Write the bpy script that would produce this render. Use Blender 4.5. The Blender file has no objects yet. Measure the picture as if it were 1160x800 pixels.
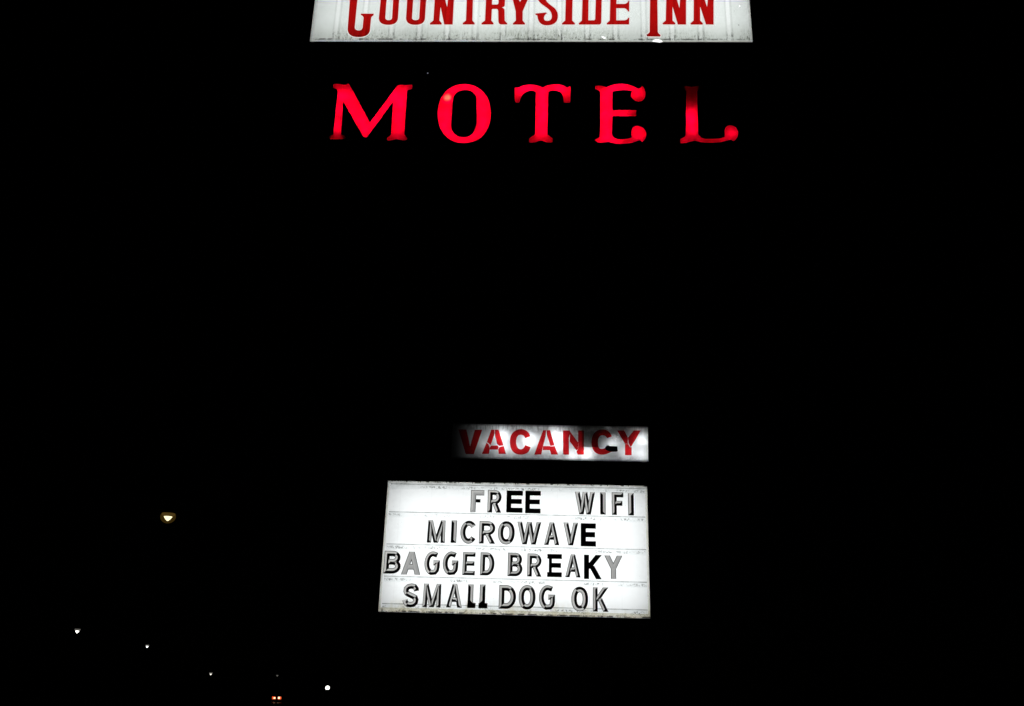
import bpy, math, random
from mathutils import Vector, Matrix
from mathutils.geometry import tessellate_polygon
random.seed(7)
SC = bpy.context.scene
COL = SC.collection
R = math.radians

# ------------------------------------------------------------------ camera frame
F, PITCH, ROLL, YAW = 1050.0, R(20.465), R(1.646), R(2.378)
EYE = 1.6
DP = 8.75                                   # distance of the sign plane along its normal
fw = Vector((0, math.cos(PITCH), math.sin(PITCH)))
up0 = Vector((0, -math.sin(PITCH), math.cos(PITCH)))
r0 = Vector((1, 0, 0))
rt = r0 * math.cos(ROLL) + up0 * math.sin(ROLL)
up = up0 * math.cos(ROLL) - r0 * math.sin(ROLL)
H = Vector((math.cos(YAW), -math.sin(YAW), 0))     # along the sign faces
NN = Vector((math.sin(YAW), math.cos(YAW), 0))     # away from the viewer
CAM = Vector((0, 0, EYE))

def ray(px, py):
    return fw + rt * ((px - 580) / F) - up * ((py - 400) / F)

def P(px, py, off=0.0):
    """photo pixel -> (s, z) on the vertical sign plane, off metres behind the face plane"""
    d = ray(px, py)
    p = CAM + d * ((DP + off) / d.dot(NN))
    return (p.dot(H), p.z)

def W(s, off, z):
    return H * s + NN * (DP + off) + Vector((0, 0, z))

cam_data = bpy.data.cameras.new('camera')
cam = bpy.data.objects.new('camera', cam_data)
COL.objects.link(cam)
cam_data.sensor_width = 36
cam_data.lens = 36 * F / 1160
cam_data.clip_end = 8000
m = Matrix.Identity(4)
for i in range(3):
    m[i][0] = rt[i]; m[i][1] = up[i]; m[i][2] = -fw[i]; m[i][3] = CAM[i]
cam.matrix_world = m
SC.camera = cam

# ------------------------------------------------------------------ node helpers
class NT:
    def __init__(self, name):
        self.mat = bpy.data.materials.new(name); self.mat.use_nodes = True
        self.t = self.mat.node_tree; self.t.nodes.clear()
        self.out = self.t.nodes.new('ShaderNodeOutputMaterial')
    def n(self, typ, **kw):
        x = self.t.nodes.new('ShaderNode' + typ)
        for k, v in kw.items(): setattr(x, k, v)
        return x
    def set(self, sock, v):
        if isinstance(v, bpy.types.NodeSocket): self.t.links.new(v, sock)
        else:
            if sock.type == 'RGBA' and not hasattr(v, '__len__'): v = (v, v, v, 1)
            if sock.type == 'RGBA' and len(v) == 3: v = (*v, 1)
            sock.default_value = v
    def m(self, op, a, b=0.0, clamp=False):
        x = self.n('Math', operation=op, use_clamp=clamp)
        self.set(x.inputs[0], a); self.set(x.inputs[1], b)
        return x.outputs[0]
    def coords(self):
        c = self.n('TexCoord').outputs['Object']
        s = self.n('SeparateXYZ'); self.t.links.new(c, s.inputs[0])
        return c, s.outputs[0], s.outputs[1], s.outputs[2]
    def noise(self, vec, scale, detail=3, rough=.6, stretch=None, loc=(0, 0, 0)):
        mp = self.n('Mapping'); self.set(mp.inputs['Vector'], vec)
        mp.inputs['Location'].default_value = loc
        if stretch: mp.inputs['Scale'].default_value = stretch
        x = self.n('TexNoise'); self.set(x.inputs['Vector'], mp.outputs[0])
        x.inputs['Scale'].default_value = scale; x.inputs['Detail'].default_value = detail
        x.inputs['Roughness'].default_value = rough
        return x.outputs['Fac']
    def voro(self, vec, scale, stretch=None):
        mp = self.n('Mapping'); self.set(mp.inputs['Vector'], vec)
        if stretch: mp.inputs['Scale'].default_value = stretch
        x = self.n('TexVoronoi'); self.set(x.inputs['Vector'], mp.outputs[0])
        x.inputs['Scale'].default_value = scale
        return x.outputs['Distance'], x.outputs['Color']
    def step(self, v, a, b, o0=0.0, o1=1.0):
        x = self.n('MapRange', interpolation_type='SMOOTHSTEP')
        for s, q in zip(x.inputs[:5], (v, a, b, o0, o1)): self.set(s, q)
        return x.outputs[0]
    def ramp(self, v, stops):
        x = self.n('ValToRGB'); self.set(x.inputs[0], v)
        e = x.color_ramp.elements
        for i, (p, q) in enumerate(stops):
            el = e[i] if i < 2 else e.new(p)
            el.position = p; el.color = (q, q, q, 1)
        return x.outputs[0]
    def mix(self, f, a, b):
        x = self.n('Mix', data_type='RGBA'); self.set(x.inputs[0], f)
        self.set(x.inputs[6], a); self.set(x.inputs[7], b)
        return x.outputs[2]
    def mulc(self, a, f):                     # colour * scalar
        x = self.n('Mix', data_type='RGBA', blend_type='MULTIPLY'); x.inputs[0].default_value = 1
        self.set(x.inputs[6], a); self.set(x.inputs[7], f)
        return x.outputs[2]
    def band(self, v, c, w, soft):            # 1 inside |v-c|<w
        return self.step(self.m('ABSOLUTE', self.m('SUBTRACT', v, c)), w, w + soft, 1.0, 0.0)
    def done(self, sh):
        self.t.links.new(sh, self.out.inputs[0]); return self.mat

def paint(name, col, rough=.6, metal=0.0, var=.25, scale=8):
    t = NT(name); c, *_ = t.coords()
    b = t.n('BsdfPrincipled')
    f = t.noise(c, scale, 4)
    t.set(b.inputs['Base Color'], t.mix(f, [x * (1 - var) for x in col], [x * (1 + var) for x in col]))
    t.set(b.inputs['Roughness'], t.step(f, .2, .8, rough * .85, min(1, rough * 1.15)))
    b.inputs['Metallic'].default_value = metal
    return t.done(b.outputs[0])

def glow(name, col, strength):
    t = NT(name); e = t.n('Emission'); t.set(e.inputs[0], col); e.inputs[1].default_value = strength
    return t.done(e.outputs[0])

def translucent(t, col):
    a = t.n('BsdfTranslucent'); t.set(a.inputs[0], col)
    return t.done(a.outputs[0])

def film(t, col):
    a = t.n('BsdfTransparent'); t.set(a.inputs[0], col)
    g = t.n('BsdfGlossy'); g.inputs['Color'].default_value = (.04, .04, .04, 1); g.inputs['Roughness'].default_value = .35
    s = t.n('AddShader'); t.t.links.new(a.outputs[0], s.inputs[0]); t.t.links.new(g.outputs[0], s.inputs[1])
    return t.done(s.outputs[0])

BLACK = paint('black_paint', (.012, .012, .012), .7)
DIMINNER = paint('grey_inner_paint', (.10, .10, .10), .8, var=.1)
INNER = paint('white_inner_paint', (.82, .82, .82), .8, var=.03)
STEEL = paint('dark_steel', (.015, .014, .013), .6, .3)
PLASTIC_BLACK = paint('black_letter_plastic', (.012, .011, .008), .5, var=.5, scale=30)

# ------------------------------------------------------------------ mesh helpers
class MB:
    def __init__(self): self.v, self.f, self.mi = [], [], []
    def add(self, vs, fs, mi=0):
        o = len(self.v); self.v += [tuple(x) for x in vs]
        for f in fs:
            self.f.append([i + o for i in f]); self.mi.append(mi)
    def quad(self, a, b, c, d, mi=0): self.add([a, b, c, d], [(0, 1, 2, 3)], mi)
    def box(self, x0, x1, y0, y1, z0, z1, mi=0):
        vs = [(x, y, z) for x in (x0, x1) for y in (y0, y1) for z in (z0, z1)]
        self.add(vs, [(0, 1, 3, 2), (4, 6, 7, 5), (0, 4, 5, 1), (2, 3, 7, 6), (0, 2, 6, 4), (1, 5, 7, 3)], mi)
    def tube(self, pts, rads, n=12, mi=0, cap=True):
        pts = [Vector(p) for p in pts]
        rings = []
        for i, p in enumerate(pts):
            d = (pts[min(i + 1, len(pts) - 1)] - pts[max(i - 1, 0)]).normalized()
            a = d.orthogonal().normalized() if i == 0 else (a - d * a.dot(d)).normalized()
            b = d.cross(a); r = rads[i] if hasattr(rads, '__len__') else rads
            rings.append([p + (a * math.cos(t) + b * math.sin(t)) * r for t in [2 * math.pi * k / n for k in range(n)]])
        vs = [q for r_ in rings for q in r_]; fs = []
        for i in range(len(pts) - 1):
            for k in range(n):
                fs.append((i * n + k, i * n + (k + 1) % n, (i + 1) * n + (k + 1) % n, (i + 1) * n + k))
        if cap:
            fs.append(tuple(range(n))[::-1]); fs.append(tuple((len(pts) - 1) * n + k for k in range(n)))
        self.add(vs, fs, mi)
    def lathe(self, prof, n=20, c=(0, 0, 0), mi=0, sx=1, sy=1):
        vs = []; fs = []
        for (r, z) in prof:
            for k in range(n):
                a = 2 * math.pi * k / n
                vs.append((c[0] + r * sx * math.cos(a), c[1] + r * sy * math.sin(a), c[2] + z))
        for i in range(len(prof) - 1):
            for k in range(n):
                fs.append((i * n + k, i * n + (k + 1) % n, (i + 1) * n + (k + 1) % n, (i + 1) * n + k))
        fs.append(tuple(range(n))[::-1]); fs.append(tuple((len(prof) - 1) * n + k for k in range(n)))
        self.add(vs, fs, mi)
    def build(self, name, mats, parent=None, smooth=False):
        me = bpy.data.meshes.new(name); me.from_pydata(self.v, [], self.f); me.update()
        mats = mats if isinstance(mats, (list, tuple)) else [mats]
        for q in mats: me.materials.append(q)
        for p, i in zip(me.polygons, self.mi): p.material_index = i; p.use_smooth = smooth
        o = bpy.data.objects.new(name, me); COL.objects.link(o)
        if parent: o.parent = parent
        return o

def tag(o, label=None, cat=None, group=None, kind=None):
    if label: o['label'] = label
    if cat: o['category'] = cat
    if group: o['group'] = group
    if kind: o['kind'] = kind
    return o

def thing(name, label, cat, loc, rz=0.0, group=None):
    o = bpy.data.objects.new(name, None); COL.objects.link(o)
    o.location = loc; o.rotation_euler = (0, 0, rz); o.empty_display_size = .2
    return tag(o, label, cat, group)

def lamp(name, parent, loc, power, radius=.02, col=(1, 1, 1), area=None, rot=None):
    l = bpy.data.lights.new(name, 'AREA' if area else 'POINT')
    l.energy = power; l.color = col
    if area: l.shape = 'RECTANGLE'; l.size, l.size_y = area
    else: l.shadow_soft_size = radius
    o = bpy.data.objects.new(name, l); COL.objects.link(o); o.parent = parent; o.location = loc
    if rot: o.rotation_euler = rot
    return o

# ------------------------------------------------------------------ outlines
def path(d, fx=lambda x, y: (x, y), n=10):
    """small path reader (M L Q C Z) -> list of closed point lists"""
    tok = d.replace(',', ' ').split(); polys = []; cur = []; i = 0; cmd = 'L'
    def num(): 
        nonlocal i
        a = (float(tok[i]), float(tok[i + 1])); i += 2; return a
    while i < len(tok):
        if tok[i] in 'MLQCZ':
            cmd = tok[i]; i += 1
            if cmd == 'Z':
                polys.append(cur); cur = []
            elif cmd == 'M':
                cur = [num()]; cmd = 'L'
            continue
        if cmd == 'L': cur.append(num())
        elif cmd == 'Q':
            a = cur[-1]; b = num(); c = num()
            for k in range(1, n + 1):
                t = k / n
                cur.append(tuple((1 - t) ** 2 * a[j] + 2 * t * (1 - t) * b[j] + t * t * c[j] for j in (0, 1)))
        elif cmd == 'C':
            a = cur[-1]; b = num(); c = num(); e = num()
            for k in range(1, n + 1):
                t = k / n
                cur.append(tuple((1 - t) ** 3 * a[j] + 3 * t * (1 - t) ** 2 * b[j] + 3 * t * t * (1 - t) * c[j] + t ** 3 * e[j] for j in (0, 1)))
    out = []
    for p in polys:
        q = [p[0]]
        for a in p[1:]:
            if abs(a[0] - q[-1][0]) + abs(a[1] - q[-1][1]) > 1e-6: q.append(a)
        if abs(q[0][0] - q[-1][0]) + abs(q[0][1] - q[-1][1]) < 1e-6: q.pop()
        out.append([fx(*a) for a in q])
    return out

def offset_poly(poly, d):
    """move every vertex outward by about d (orientation found from the area)"""
    n = len(poly)
    ar = sum(poly[i][0] * poly[(i + 1) % n][1] - poly[(i + 1) % n][0] * poly[i][1] for i in range(n))
    s = 1 if ar > 0 else -1; out = []
    for i in range(n):
        p0, p1, p2 = Vector(poly[i - 1]), Vector(poly[i]), Vector(poly[(i + 1) % n])
        a = (p1 - p0).normalized(); b = (p2 - p1).normalized()
        na = Vector((a.y, -a.x)) * s; nb = Vector((b.y, -b.x)) * s
        k = (na + nb); k = k / max(.55, k.dot(na)) if k.length > .2 else na
        q = p1 + k * d; out.append((q.x, q.y))
    return out

def fill(mb, polys, y, org, mi=0):
    vv = [[Vector((a[0], a[1], 0)) for a in p] for p in polys]
    flat = [a for p in polys for a in p]
    tris = tessellate_polygon(vv)
    mb.add([(a[0] - org[0], y, a[1] - org[1]) for a in flat], [tuple(t) for t in tris], mi)

def walls(mb, polys, y0, y1, org, mi=0):
    for p in polys:
        n = len(p)
        for i in range(n):
            a, b = p[i], p[(i + 1) % n]
            mb.quad((a[0] - org[0], y0, a[1] - org[1]), (b[0] - org[0], y0, b[1] - org[1]),
                    (b[0] - org[0], y1, b[1] - org[1]), (a[0] - org[0], y1, a[1] - org[1]), mi)

def cabinet(mb, x0, x1, z0, z1, depth, lip=.02, wall=.012):
    """open-fronted sheet metal box: black outside (0), white inside (1)"""
    mb.box(x0 - wall, x0, -lip * 0 + .003, depth, z0 - wall, z1 + wall, 0)
    mb.box(x1, x1 + wall, .003, depth, z0 - wall, z1 + wall, 0)
    mb.box(x0, x1, .003, depth, z1, z1 + wall, 0)
    mb.box(x0, x1, .003, depth, z0 - wall, z0, 0)
    mb.box(x0 - wall, x1 + wall, depth, depth + wall, z0 - wall, z1 + wall, 0)
    e = .002; d = depth - e
    mb.quad((x0, d, z0), (x1, d, z0), (x1, d, z1), (x0, d, z1), 1)
    mb.quad((x0 + e, .01, z0), (x0 + e, d, z0), (x0 + e, d, z1), (x0 + e, .01, z1), 1)
    mb.quad((x1 - e, .01, z0), (x1 - e, d, z0), (x1 - e, d, z1), (x1 - e, .01, z1), 1)
    mb.quad((x0, .01, z0 + e), (x1, .01, z0 + e), (x1, d, z0 + e), (x0, d, z0 + e), 1)
    mb.quad((x0, .01, z1 - e), (x1, .01, z1 - e), (x1, d, z1 - e), (x0, d, z1 - e), 1)

# ================================================================== 1. the long white sign
bl, br = P(351, 47), P(852.7, 47.6)
SW = br[0] - bl[0]; SZ = (bl[1] + br[1]) / 2
SH = P(600, -62)[1] - SZ
so = (bl[0], SZ)
sign = thing('motel_sign', 'long white backlit sign with red serif lettering above the glowing red letters', 'sign', W(bl[0], 0, SZ), -YAW)
mb = MB(); cabinet(mb, 0, SW, 0, SH, .32); mb.build('cabinet', [BLACK, INNER], sign)

def sx(px, py=40): return P(px, py)[0] - so[0]
t = NT('aged_white_sign_panel'); c, x, y, z = t.coords()
xn = t.m('DIVIDE', x, SW)
def xr(px): return min(1, max(0, (px - 351) / 501.7))
# raised ribs of the formed panel, one every 32 pixels of the photograph
sp = sx(668) - sx(636)
fr = t.m('FRACT', t.m('DIVIDE', t.m('SUBTRACT', x, sx(380.3 - 16)), sp))
rib = t.band(fr, .5, .05, .06)
edge = t.m('ADD', t.band(fr, .41, .015, .035), t.band(fr, .60, .02, .04))
low = t.step(z, .05, .20, 1.0, 0.0)
low2 = t.step(z, .0, .34, 1.0, 0.0)
dirtx = t.ramp(xn, [(0, .15), (xr(372), .05), (xr(385), .55), (xr(410), .75), (xr(436), .6), (xr(450), .35), (xr(475), .5), (xr(500), .45),
                    (xr(520), .6), (xr(545), .35), (xr(575), .6), (xr(596), 1.0), (xr(605), .75), (xr(618), .95), (xr(640), .85), (xr(660), .5),
                    (xr(678), .35), (xr(697), .75), (xr(705), .2), (xr(735), .12), (xr(755), .3), (xr(782), .5), (xr(800), .45), (xr(815), .1), (xr(838), .2), (1, .9)])
streak = t.noise(c, 26, 4, .7, (1.5, 1, .45))
speck = t.step(t.noise(c, 48, 4, .75, (1, 1, .6)), .53, .60)
g1 = t.m('MULTIPLY', t.m('MULTIPLY', speck, t.step(streak, .40, .52)), t.m('MULTIPLY', low, t.m('MULTIPLY', dirtx, 1.35)), True)
g2 = t.m('MULTIPLY', t.m('MULTIPLY', t.step(streak, .35, .7), dirtx), t.m('MULTIPLY', low2, .75), True)
seamgrime = t.m('MULTIPLY', t.m('MULTIPLY', edge, t.step(t.noise(c, 30, 3, .7, (1, 1, .5)), .42, .62)), t.step(z, .0, .24, .95, .0))
seam = t.m('MULTIPLY', edge, .22)
vd, vc = t.voro(c, 9)
dots = t.m('MULTIPLY', t.step(vd, .05, .09, 1, 0), t.step(t.n('SeparateColor').outputs[0] if False else t.noise(c, 3.3, 0), .56, .6))
base = t.mix(t.noise(c, 3.2, 3), (.72, .765, .735), (.86, .88, .87))
base = t.mix(t.m('MULTIPLY', rib, t.step(t.noise(c, 1.3, 2, .5, (1, 1, .2), loc=(9, 0, 0)), .3, .7, .2, .95)), base, (.95, .965, .96))
base = t.mix(t.m('MULTIPLY', low2, .42), base, (.50, .53, .47))
base = t.mix(seam, base, (.3, .32, .3))
base = t.mix(g2, base, (.20, .225, .14))
base = t.mix(t.m('MULTIPLY', g1, .93), base, (.02, .022, .015))
base = t.mix(t.m('MULTIPLY', seamgrime, .9), base, (.02, .022, .018))
base = t.mix(t.m('MULTIPLY', dots, .7), base, (.15, .16, .15))
# flange round the edge: a paler strip with a dark line inside it
flange = t.m('MAXIMUM', t.step(z, .018, .024, 1, 0), t.m('MAXIMUM', t.step(x, .035, .042, 1, 0), t.step(x, SW - .032, SW - .026, 0, 1)))
line = t.m('MULTIPLY', t.band(z, .034, .006, .008), t.step(t.noise(c, 14, 4, .7), .44, .6))
base = t.mix(t.m('MULTIPLY', line, .85), base, (.05, .05, .045))
base = t.mix(t.m('MULTIPLY', flange, .8), base, t.mix(t.noise(c, 20, 4), (.42, .43, .40), (.9, .92, .9)))
PANEL = translucent(t, base)
mb = MB()
nx = 60
for i in range(nx):
    a, b = SW * i / nx, SW * (i + 1) / nx
    mb.quad((a, 0, 0), (b, 0, 0), (b, 0, SH), (a, 0, SH))
mb.build('face', PANEL, sign)

for k in range(4):
    cx = SW * (k + .5) / 4
    lamp('sign_tubes', sign, (cx, .25, SH * .49), 5.8 * (.88 if k == 0 else 1.0), area=(SW / 4 * .96, SH * .96), col=(.97, 1, .99), rot=(R(-90), 0, 0))

# red lettering, traced letter by letter (photo pixels)
TXT = [
 'M 396.3 0 L 393.7 33 Q 394 42.2 406.2 42.2 Q 419 42 419.3 33 L 420.4 20.7 Q 421 18.5 423.2 17.6 L 423.4 15.5 L 408.8 15.5 L 408.8 17.2 Q 411.5 18 411.8 20.3 L 410.7 31 Q 410 34.5 406.6 34.5 Q 402 34.5 401.9 31 L 404.9 0 L 406.5 -19 Q 407.5 -23.5 411 -23.5 Q 415 -23.5 415 -19 L 414 -8 L 424 -8 L 425 -20 Q 424 -31 411 -31 Q 399 -31 398.3 -20 Z',
 'M 431.2 0 L 429.1 20.7 Q 429.4 28.3 439.8 28.3 Q 450 28.3 450.9 20.7 L 452.2 0 L 453 -10 Q 453 -17.5 443 -17.5 Q 433 -17.5 432.2 -10 Z M 437.9 0 L 436.5 20.3 Q 436.8 22.9 440.1 22.9 Q 443.8 22.9 444.1 20.3 L 445.3 0 L 446 -9 Q 446 -12 442.5 -12 Q 438.7 -12 438.5 -9 Z',
 'M 461.2 0 L 459.9 20.7 Q 460.2 28.3 470.5 28.3 Q 480.8 28.3 481.5 20.7 L 482.8 0 L 483.9 -16.5 L 477 -16.5 L 476 0 L 474.8 20.3 Q 474.5 22.9 470.7 22.9 Q 467 22.9 466.8 20.3 L 468.1 0 L 469.1 -16.5 L 462.3 -16.5 Z',
 'M 492.4 0 L 490.9 23.3 L 486.9 26.3 L 487.2 28 L 500.2 28 L 500.4 26.3 L 497.8 23.3 L 499.1 8.2 L 503.2 27.9 L 512.8 28 L 514.2 0 L 515.3 -16.5 L 508.4 -16.5 L 507.4 0 L 506.5 7.8 L 504.3 0 L 500 -16.5 L 493.4 -16.5 Z',
 'M 528.7 0 L 527.8 23.3 L 524 26.3 L 524.4 27.9 L 537.6 27.9 L 537.7 26.3 L 535.2 23.3 L 535.8 0 L 536.2 -12 L 542.5 -12 L 543 -16.5 L 522.5 -16.5 L 522.4 -12 L 529.1 -12 Z',
 'M 550.5 0 L 549.4 23.3 L 545.3 26.3 L 545.7 27.9 L 558.9 27.9 L 559.1 26.3 L 556.6 23.3 L 557.2 11.2 Q 557.3 10.3 558.4 10.3 L 562.4 10.3 Q 564.2 10.4 564.3 12.9 L 564.5 23.3 Q 564.5 27.9 568 27.9 L 574.4 27.9 L 574.8 26.8 L 571.8 23.3 L 571.6 11.4 Q 571.2 9.4 568.4 8.5 Q 571.8 8.2 571.9 5.5 L 572.1 0 L 572.3 -10 Q 572.3 -16.5 565 -16.5 L 551.1 -16.5 Z M 557.4 0 L 557.4 5.2 L 562.8 5.2 Q 564.6 5 564.7 3 L 564.9 -8 Q 564.9 -12 562 -12 L 557.8 -12 Z',
 'M 580.9 0 L 584.1 12.9 L 584.3 23.3 L 580.9 26.6 L 581.2 28 L 594.7 28 L 594.8 26.5 L 592.1 23.3 L 592.2 12.9 L 597.7 0 L 604 -16.5 L 597 -16.5 L 590.3 0 L 589.1 2.2 L 587.8 0 L 582 -16.5 L 575 -16.5 Z',
 'M 609.6 0 Q 612 4 616 6.5 L 619.5 9 Q 625.1 13 625.1 18.8 Q 625 23.7 619.8 23.7 Q 616.2 23.7 616.2 20.7 Q 616.2 17.5 619.6 15.2 L 618.6 14.2 L 606.6 15.4 L 606.4 16.6 L 608.7 17.8 Q 609.5 28.9 619.5 28.9 Q 632 28.7 632 18 Q 632 13 628 9 Q 619.5 3 618.2 0 Q 616 -3 616 -7 Q 616 -12 620 -12 Q 624.5 -12 624.5 -6 L 631 -6 Q 631 -17.5 620 -17.5 Q 608.5 -17.5 608.5 -6 Q 608.5 -3 609.6 0 Z',
 'M 640.9 0 L 640.2 23.3 L 636.5 26.5 L 636.9 28 L 651 28 L 651.4 26.5 L 648.2 23.3 L 648.6 0 L 648.8 -12 L 651.5 -16.5 L 637.5 -16.5 L 641.2 -12 Z',
 'M 659.8 0 L 659.1 23.3 L 655.5 26.5 L 656 28 L 678.6 28 Q 681.1 27.8 681.2 24.5 L 681.6 0 L 681.7 -12 Q 681.7 -16.5 678 -16.5 L 656 -16.5 L 660 -12 Z M 666.7 0 L 666.5 23.1 L 672.4 23.1 Q 674.1 22.9 674.2 21.4 L 674.9 0 L 675 -9 Q 675 -12 672.5 -12 L 666.9 -12 Z',
 'M 691.3 0 L 690.7 23.3 L 687.2 26.5 L 687.6 27.9 L 712.7 27.9 L 712.9 20.2 L 711.6 20.2 Q 710.5 23.1 706 23.1 L 698.2 23.1 L 698.2 9.5 L 707 9.5 Q 710 10 711.5 13.2 L 712.8 13 L 712.9 .9 L 711.9 .9 Q 710.5 4.5 706.5 4.5 L 698.3 4.5 L 698.4 -12 L 707 -12 Q 710.5 -11.5 711.5 -8.5 L 712.8 -8.5 L 712.8 -16.5 L 688 -16.5 L 691.5 -12 Z',
 'M 736.4 0 L 735.9 36.2 Q 735 38.3 732.1 39.1 L 733 41.4 L 747.9 41.6 L 748.4 39.6 Q 746 38.5 745.2 36.2 L 744.7 0 L 744.6 -24 L 748 -29 L 732.6 -29 L 736.5 -24 Z',
 'M 754.7 0 L 754.1 23.3 L 750.3 26.5 L 751.2 27.9 L 764.8 27.9 L 765.2 26.3 L 761.9 23.3 L 761.9 7.8 L 767.8 27.9 L 777.2 28 L 777.2 0 L 777.1 -16.5 L 770.2 -16.5 L 770.3 0 L 769.7 9 L 766.9 0 L 762 -16.5 L 754.9 -16.5 Z',
 'M 785.9 0 L 785.7 23.3 L 782 26.5 L 782.6 28 L 796 28 L 796.4 26.5 L 793.2 23.3 L 793.2 7.8 L 799.7 27.9 L 808.4 28 L 808.4 0 L 808.2 -16.5 L 801.5 -16.5 L 801.8 0 L 800.9 7.8 L 798.4 0 L 793 -16.5 L 785.9 -16.5 Z',
]
t = NT('red_lettering_film'); c, x, y, z = t.coords()
RED_FILM = film(t, t.mulc(t.mix(t.noise(c, 5, 3), (.46, .0045, .004), (.56, .006, .006)), t.step(t.noise(c, 40, 3), .2, .8, .9, 1.08)))
t = NT('pale_halo_outline'); c, x, y, z = t.coords()
PALE_HALO = glow('painted_lettering_halo', (1, .93, .90), .80)  # bright halo round the letters, painted as a self-glowing strip
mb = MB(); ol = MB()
for d in TXT:
    polys = path(d, lambda a, b: P(a, b, -.004))
    fill(mb, polys, -.004, so); 
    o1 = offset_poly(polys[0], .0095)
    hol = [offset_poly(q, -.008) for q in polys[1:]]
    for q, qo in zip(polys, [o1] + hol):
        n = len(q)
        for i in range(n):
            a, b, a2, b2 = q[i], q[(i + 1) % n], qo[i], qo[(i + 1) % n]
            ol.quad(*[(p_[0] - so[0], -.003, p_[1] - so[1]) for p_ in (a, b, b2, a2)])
mb.build('lettering', RED_FILM, sign)
ol.build('lettering_halo', PALE_HALO, sign)
# places where the panel is broken through and the bare tube shines out
HOT = glow('bare_tube_light', (.97, 1, 1), 1.6)
for d in ('M 738.5 47 L 742 44.9 L 745.5 44.7 L 748.5 45.6 L 751 47.4 L 747 48.2 Z', 'M 681 41.2 L 684 41.6 L 686.3 43.1 L 685.6 44 L 683.4 43.5 Z', 'M 837 6.4 L 838.2 6 L 838.6 7.4 L 837.4 7.8 Z'):
    mb = MB(); fill(mb, path(d, lambda a, b: P(a, b, -.002)), -.002, so); mb.build('broken_hole', HOT, sign)

# ================================================================== 2. red channel letters
ML = {
 'M': (365, 'M 105 152 L 112 133 Q 165 126 215 141 L 232 142 L 262 128 L 276 142 L 480 520 L 760 142 L 785 139 L 830 146 L 904 138 L 912 150 L 904 190 Q 860 190 854 215 L 828 640 L 862 682 L 853 700 L 820 705 Q 780 700 745 690 Q 710 702 660 706 L 641 690 L 648 674 L 692 645 L 712 318 L 452 668 Q 430 680 412 664 L 212 313 L 188 640 L 230 655 L 236 680 L 225 690 L 80 695 L 64 680 L 64 655 L 110 640 L 156 215 Q 150 190 108 178 Z',
       [(190, 250), (172, 400), (155, 560), (265, 270), (330, 400), (385, 500), (430, 600), (720, 260), (620, 380), (530, 490), (790, 240), (780, 350), (772, 460), (765, 580)]),
 'O': (475, 'M 183 430 C 183 250 300 132 455 132 C 600 132 722 250 722 420 C 722 610 620 730 450 730 C 290 730 183 620 183 430 Z M 338 300 C 345 232 390 197 460 197 C 530 197 575 230 577 300 L 577 530 C 565 620 520 670 445 670 C 370 670 322 620 320 550 Z',
       [(255, 430), (270, 300), (340, 200), (460, 165), (575, 190), (640, 290), (650, 410), (648, 530), (590, 640), (450, 702), (320, 650), (262, 550)]),
 'T': (570, 'M 115 185 L 125 163 L 150 170 Q 210 137 280 140 Q 350 142 400 172 Q 440 135 540 135 Q 600 138 645 172 L 675 153 L 680 170 L 675 325 L 610 325 Q 615 203 510 202 Q 460 202 455 225 L 445 640 L 500 680 L 500 725 L 460 725 Q 420 725 400 710 Q 375 700 350 712 Q 330 728 260 725 L 258 685 L 320 640 L 330 225 Q 325 197 260 205 Q 180 225 165 325 L 125 325 L 114 290 Z',
       [(270, 172), (400, 210), (540, 168), (392, 320), (388, 420), (384, 520), (380, 620), (185, 200), (610, 195)]),
 'E': (660, 'M 125 150 Q 180 140 240 167 Q 300 130 390 130 Q 490 135 560 182 Q 585 180 600 150 Q 634 180 635 230 Q 630 312 560 315 Q 490 300 488 240 Q 490 215 500 205 Q 440 190 380 200 Q 320 205 302 215 L 302 395 L 535 395 L 545 400 Q 530 425 545 452 L 535 460 L 300 460 L 295 640 Q 300 680 380 690 Q 450 690 495 670 Q 488 640 490 610 Q 500 555 555 555 Q 635 565 640 640 Q 635 700 600 725 Q 590 700 560 705 Q 500 740 380 738 Q 300 735 260 715 Q 200 735 150 725 L 118 700 L 165 670 Q 175 650 175 600 L 178 230 Q 175 200 125 185 Z',
       [(238, 240), (238, 340), (236, 440), (234, 540), (232, 650), (330, 170), (430, 165), (540, 215), (560, 630), (400, 430), (320, 708)]),
 'L': (750, 'M 182 690 L 225 665 Q 240 650 238 620 L 242 215 Q 235 190 190 185 L 190 150 Q 250 150 300 165 Q 350 150 410 150 L 410 185 Q 360 190 355 215 L 362 630 Q 375 670 440 685 Q 560 690 632 665 Q 628 640 630 600 Q 640 545 690 545 Q 765 560 768 630 Q 765 690 715 720 Q 705 690 670 700 Q 600 725 500 728 Q 400 728 340 710 Q 280 712 240 730 L 185 735 Z',
       [(300, 420, .7), (300, 465), (300, 520), (300, 600), (700, 630, .8), (520, 708, .16), (400, 700, .16), (230, 700, .2), (620, 690, .2)]),
}
LAB = {'M': 'glowing red letter M with dull serifs, left of the glowing O',
       'O': 'glowing red round letter O with a pale orange hot spot',
       'T': 'glowing red letter T with drooping arms, between the O and the E',
       'E': 'glowing red letter E with ball-ended arms, right of the T',
       'L': 'red letter L with its upper stem dark and unlit'}
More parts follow.
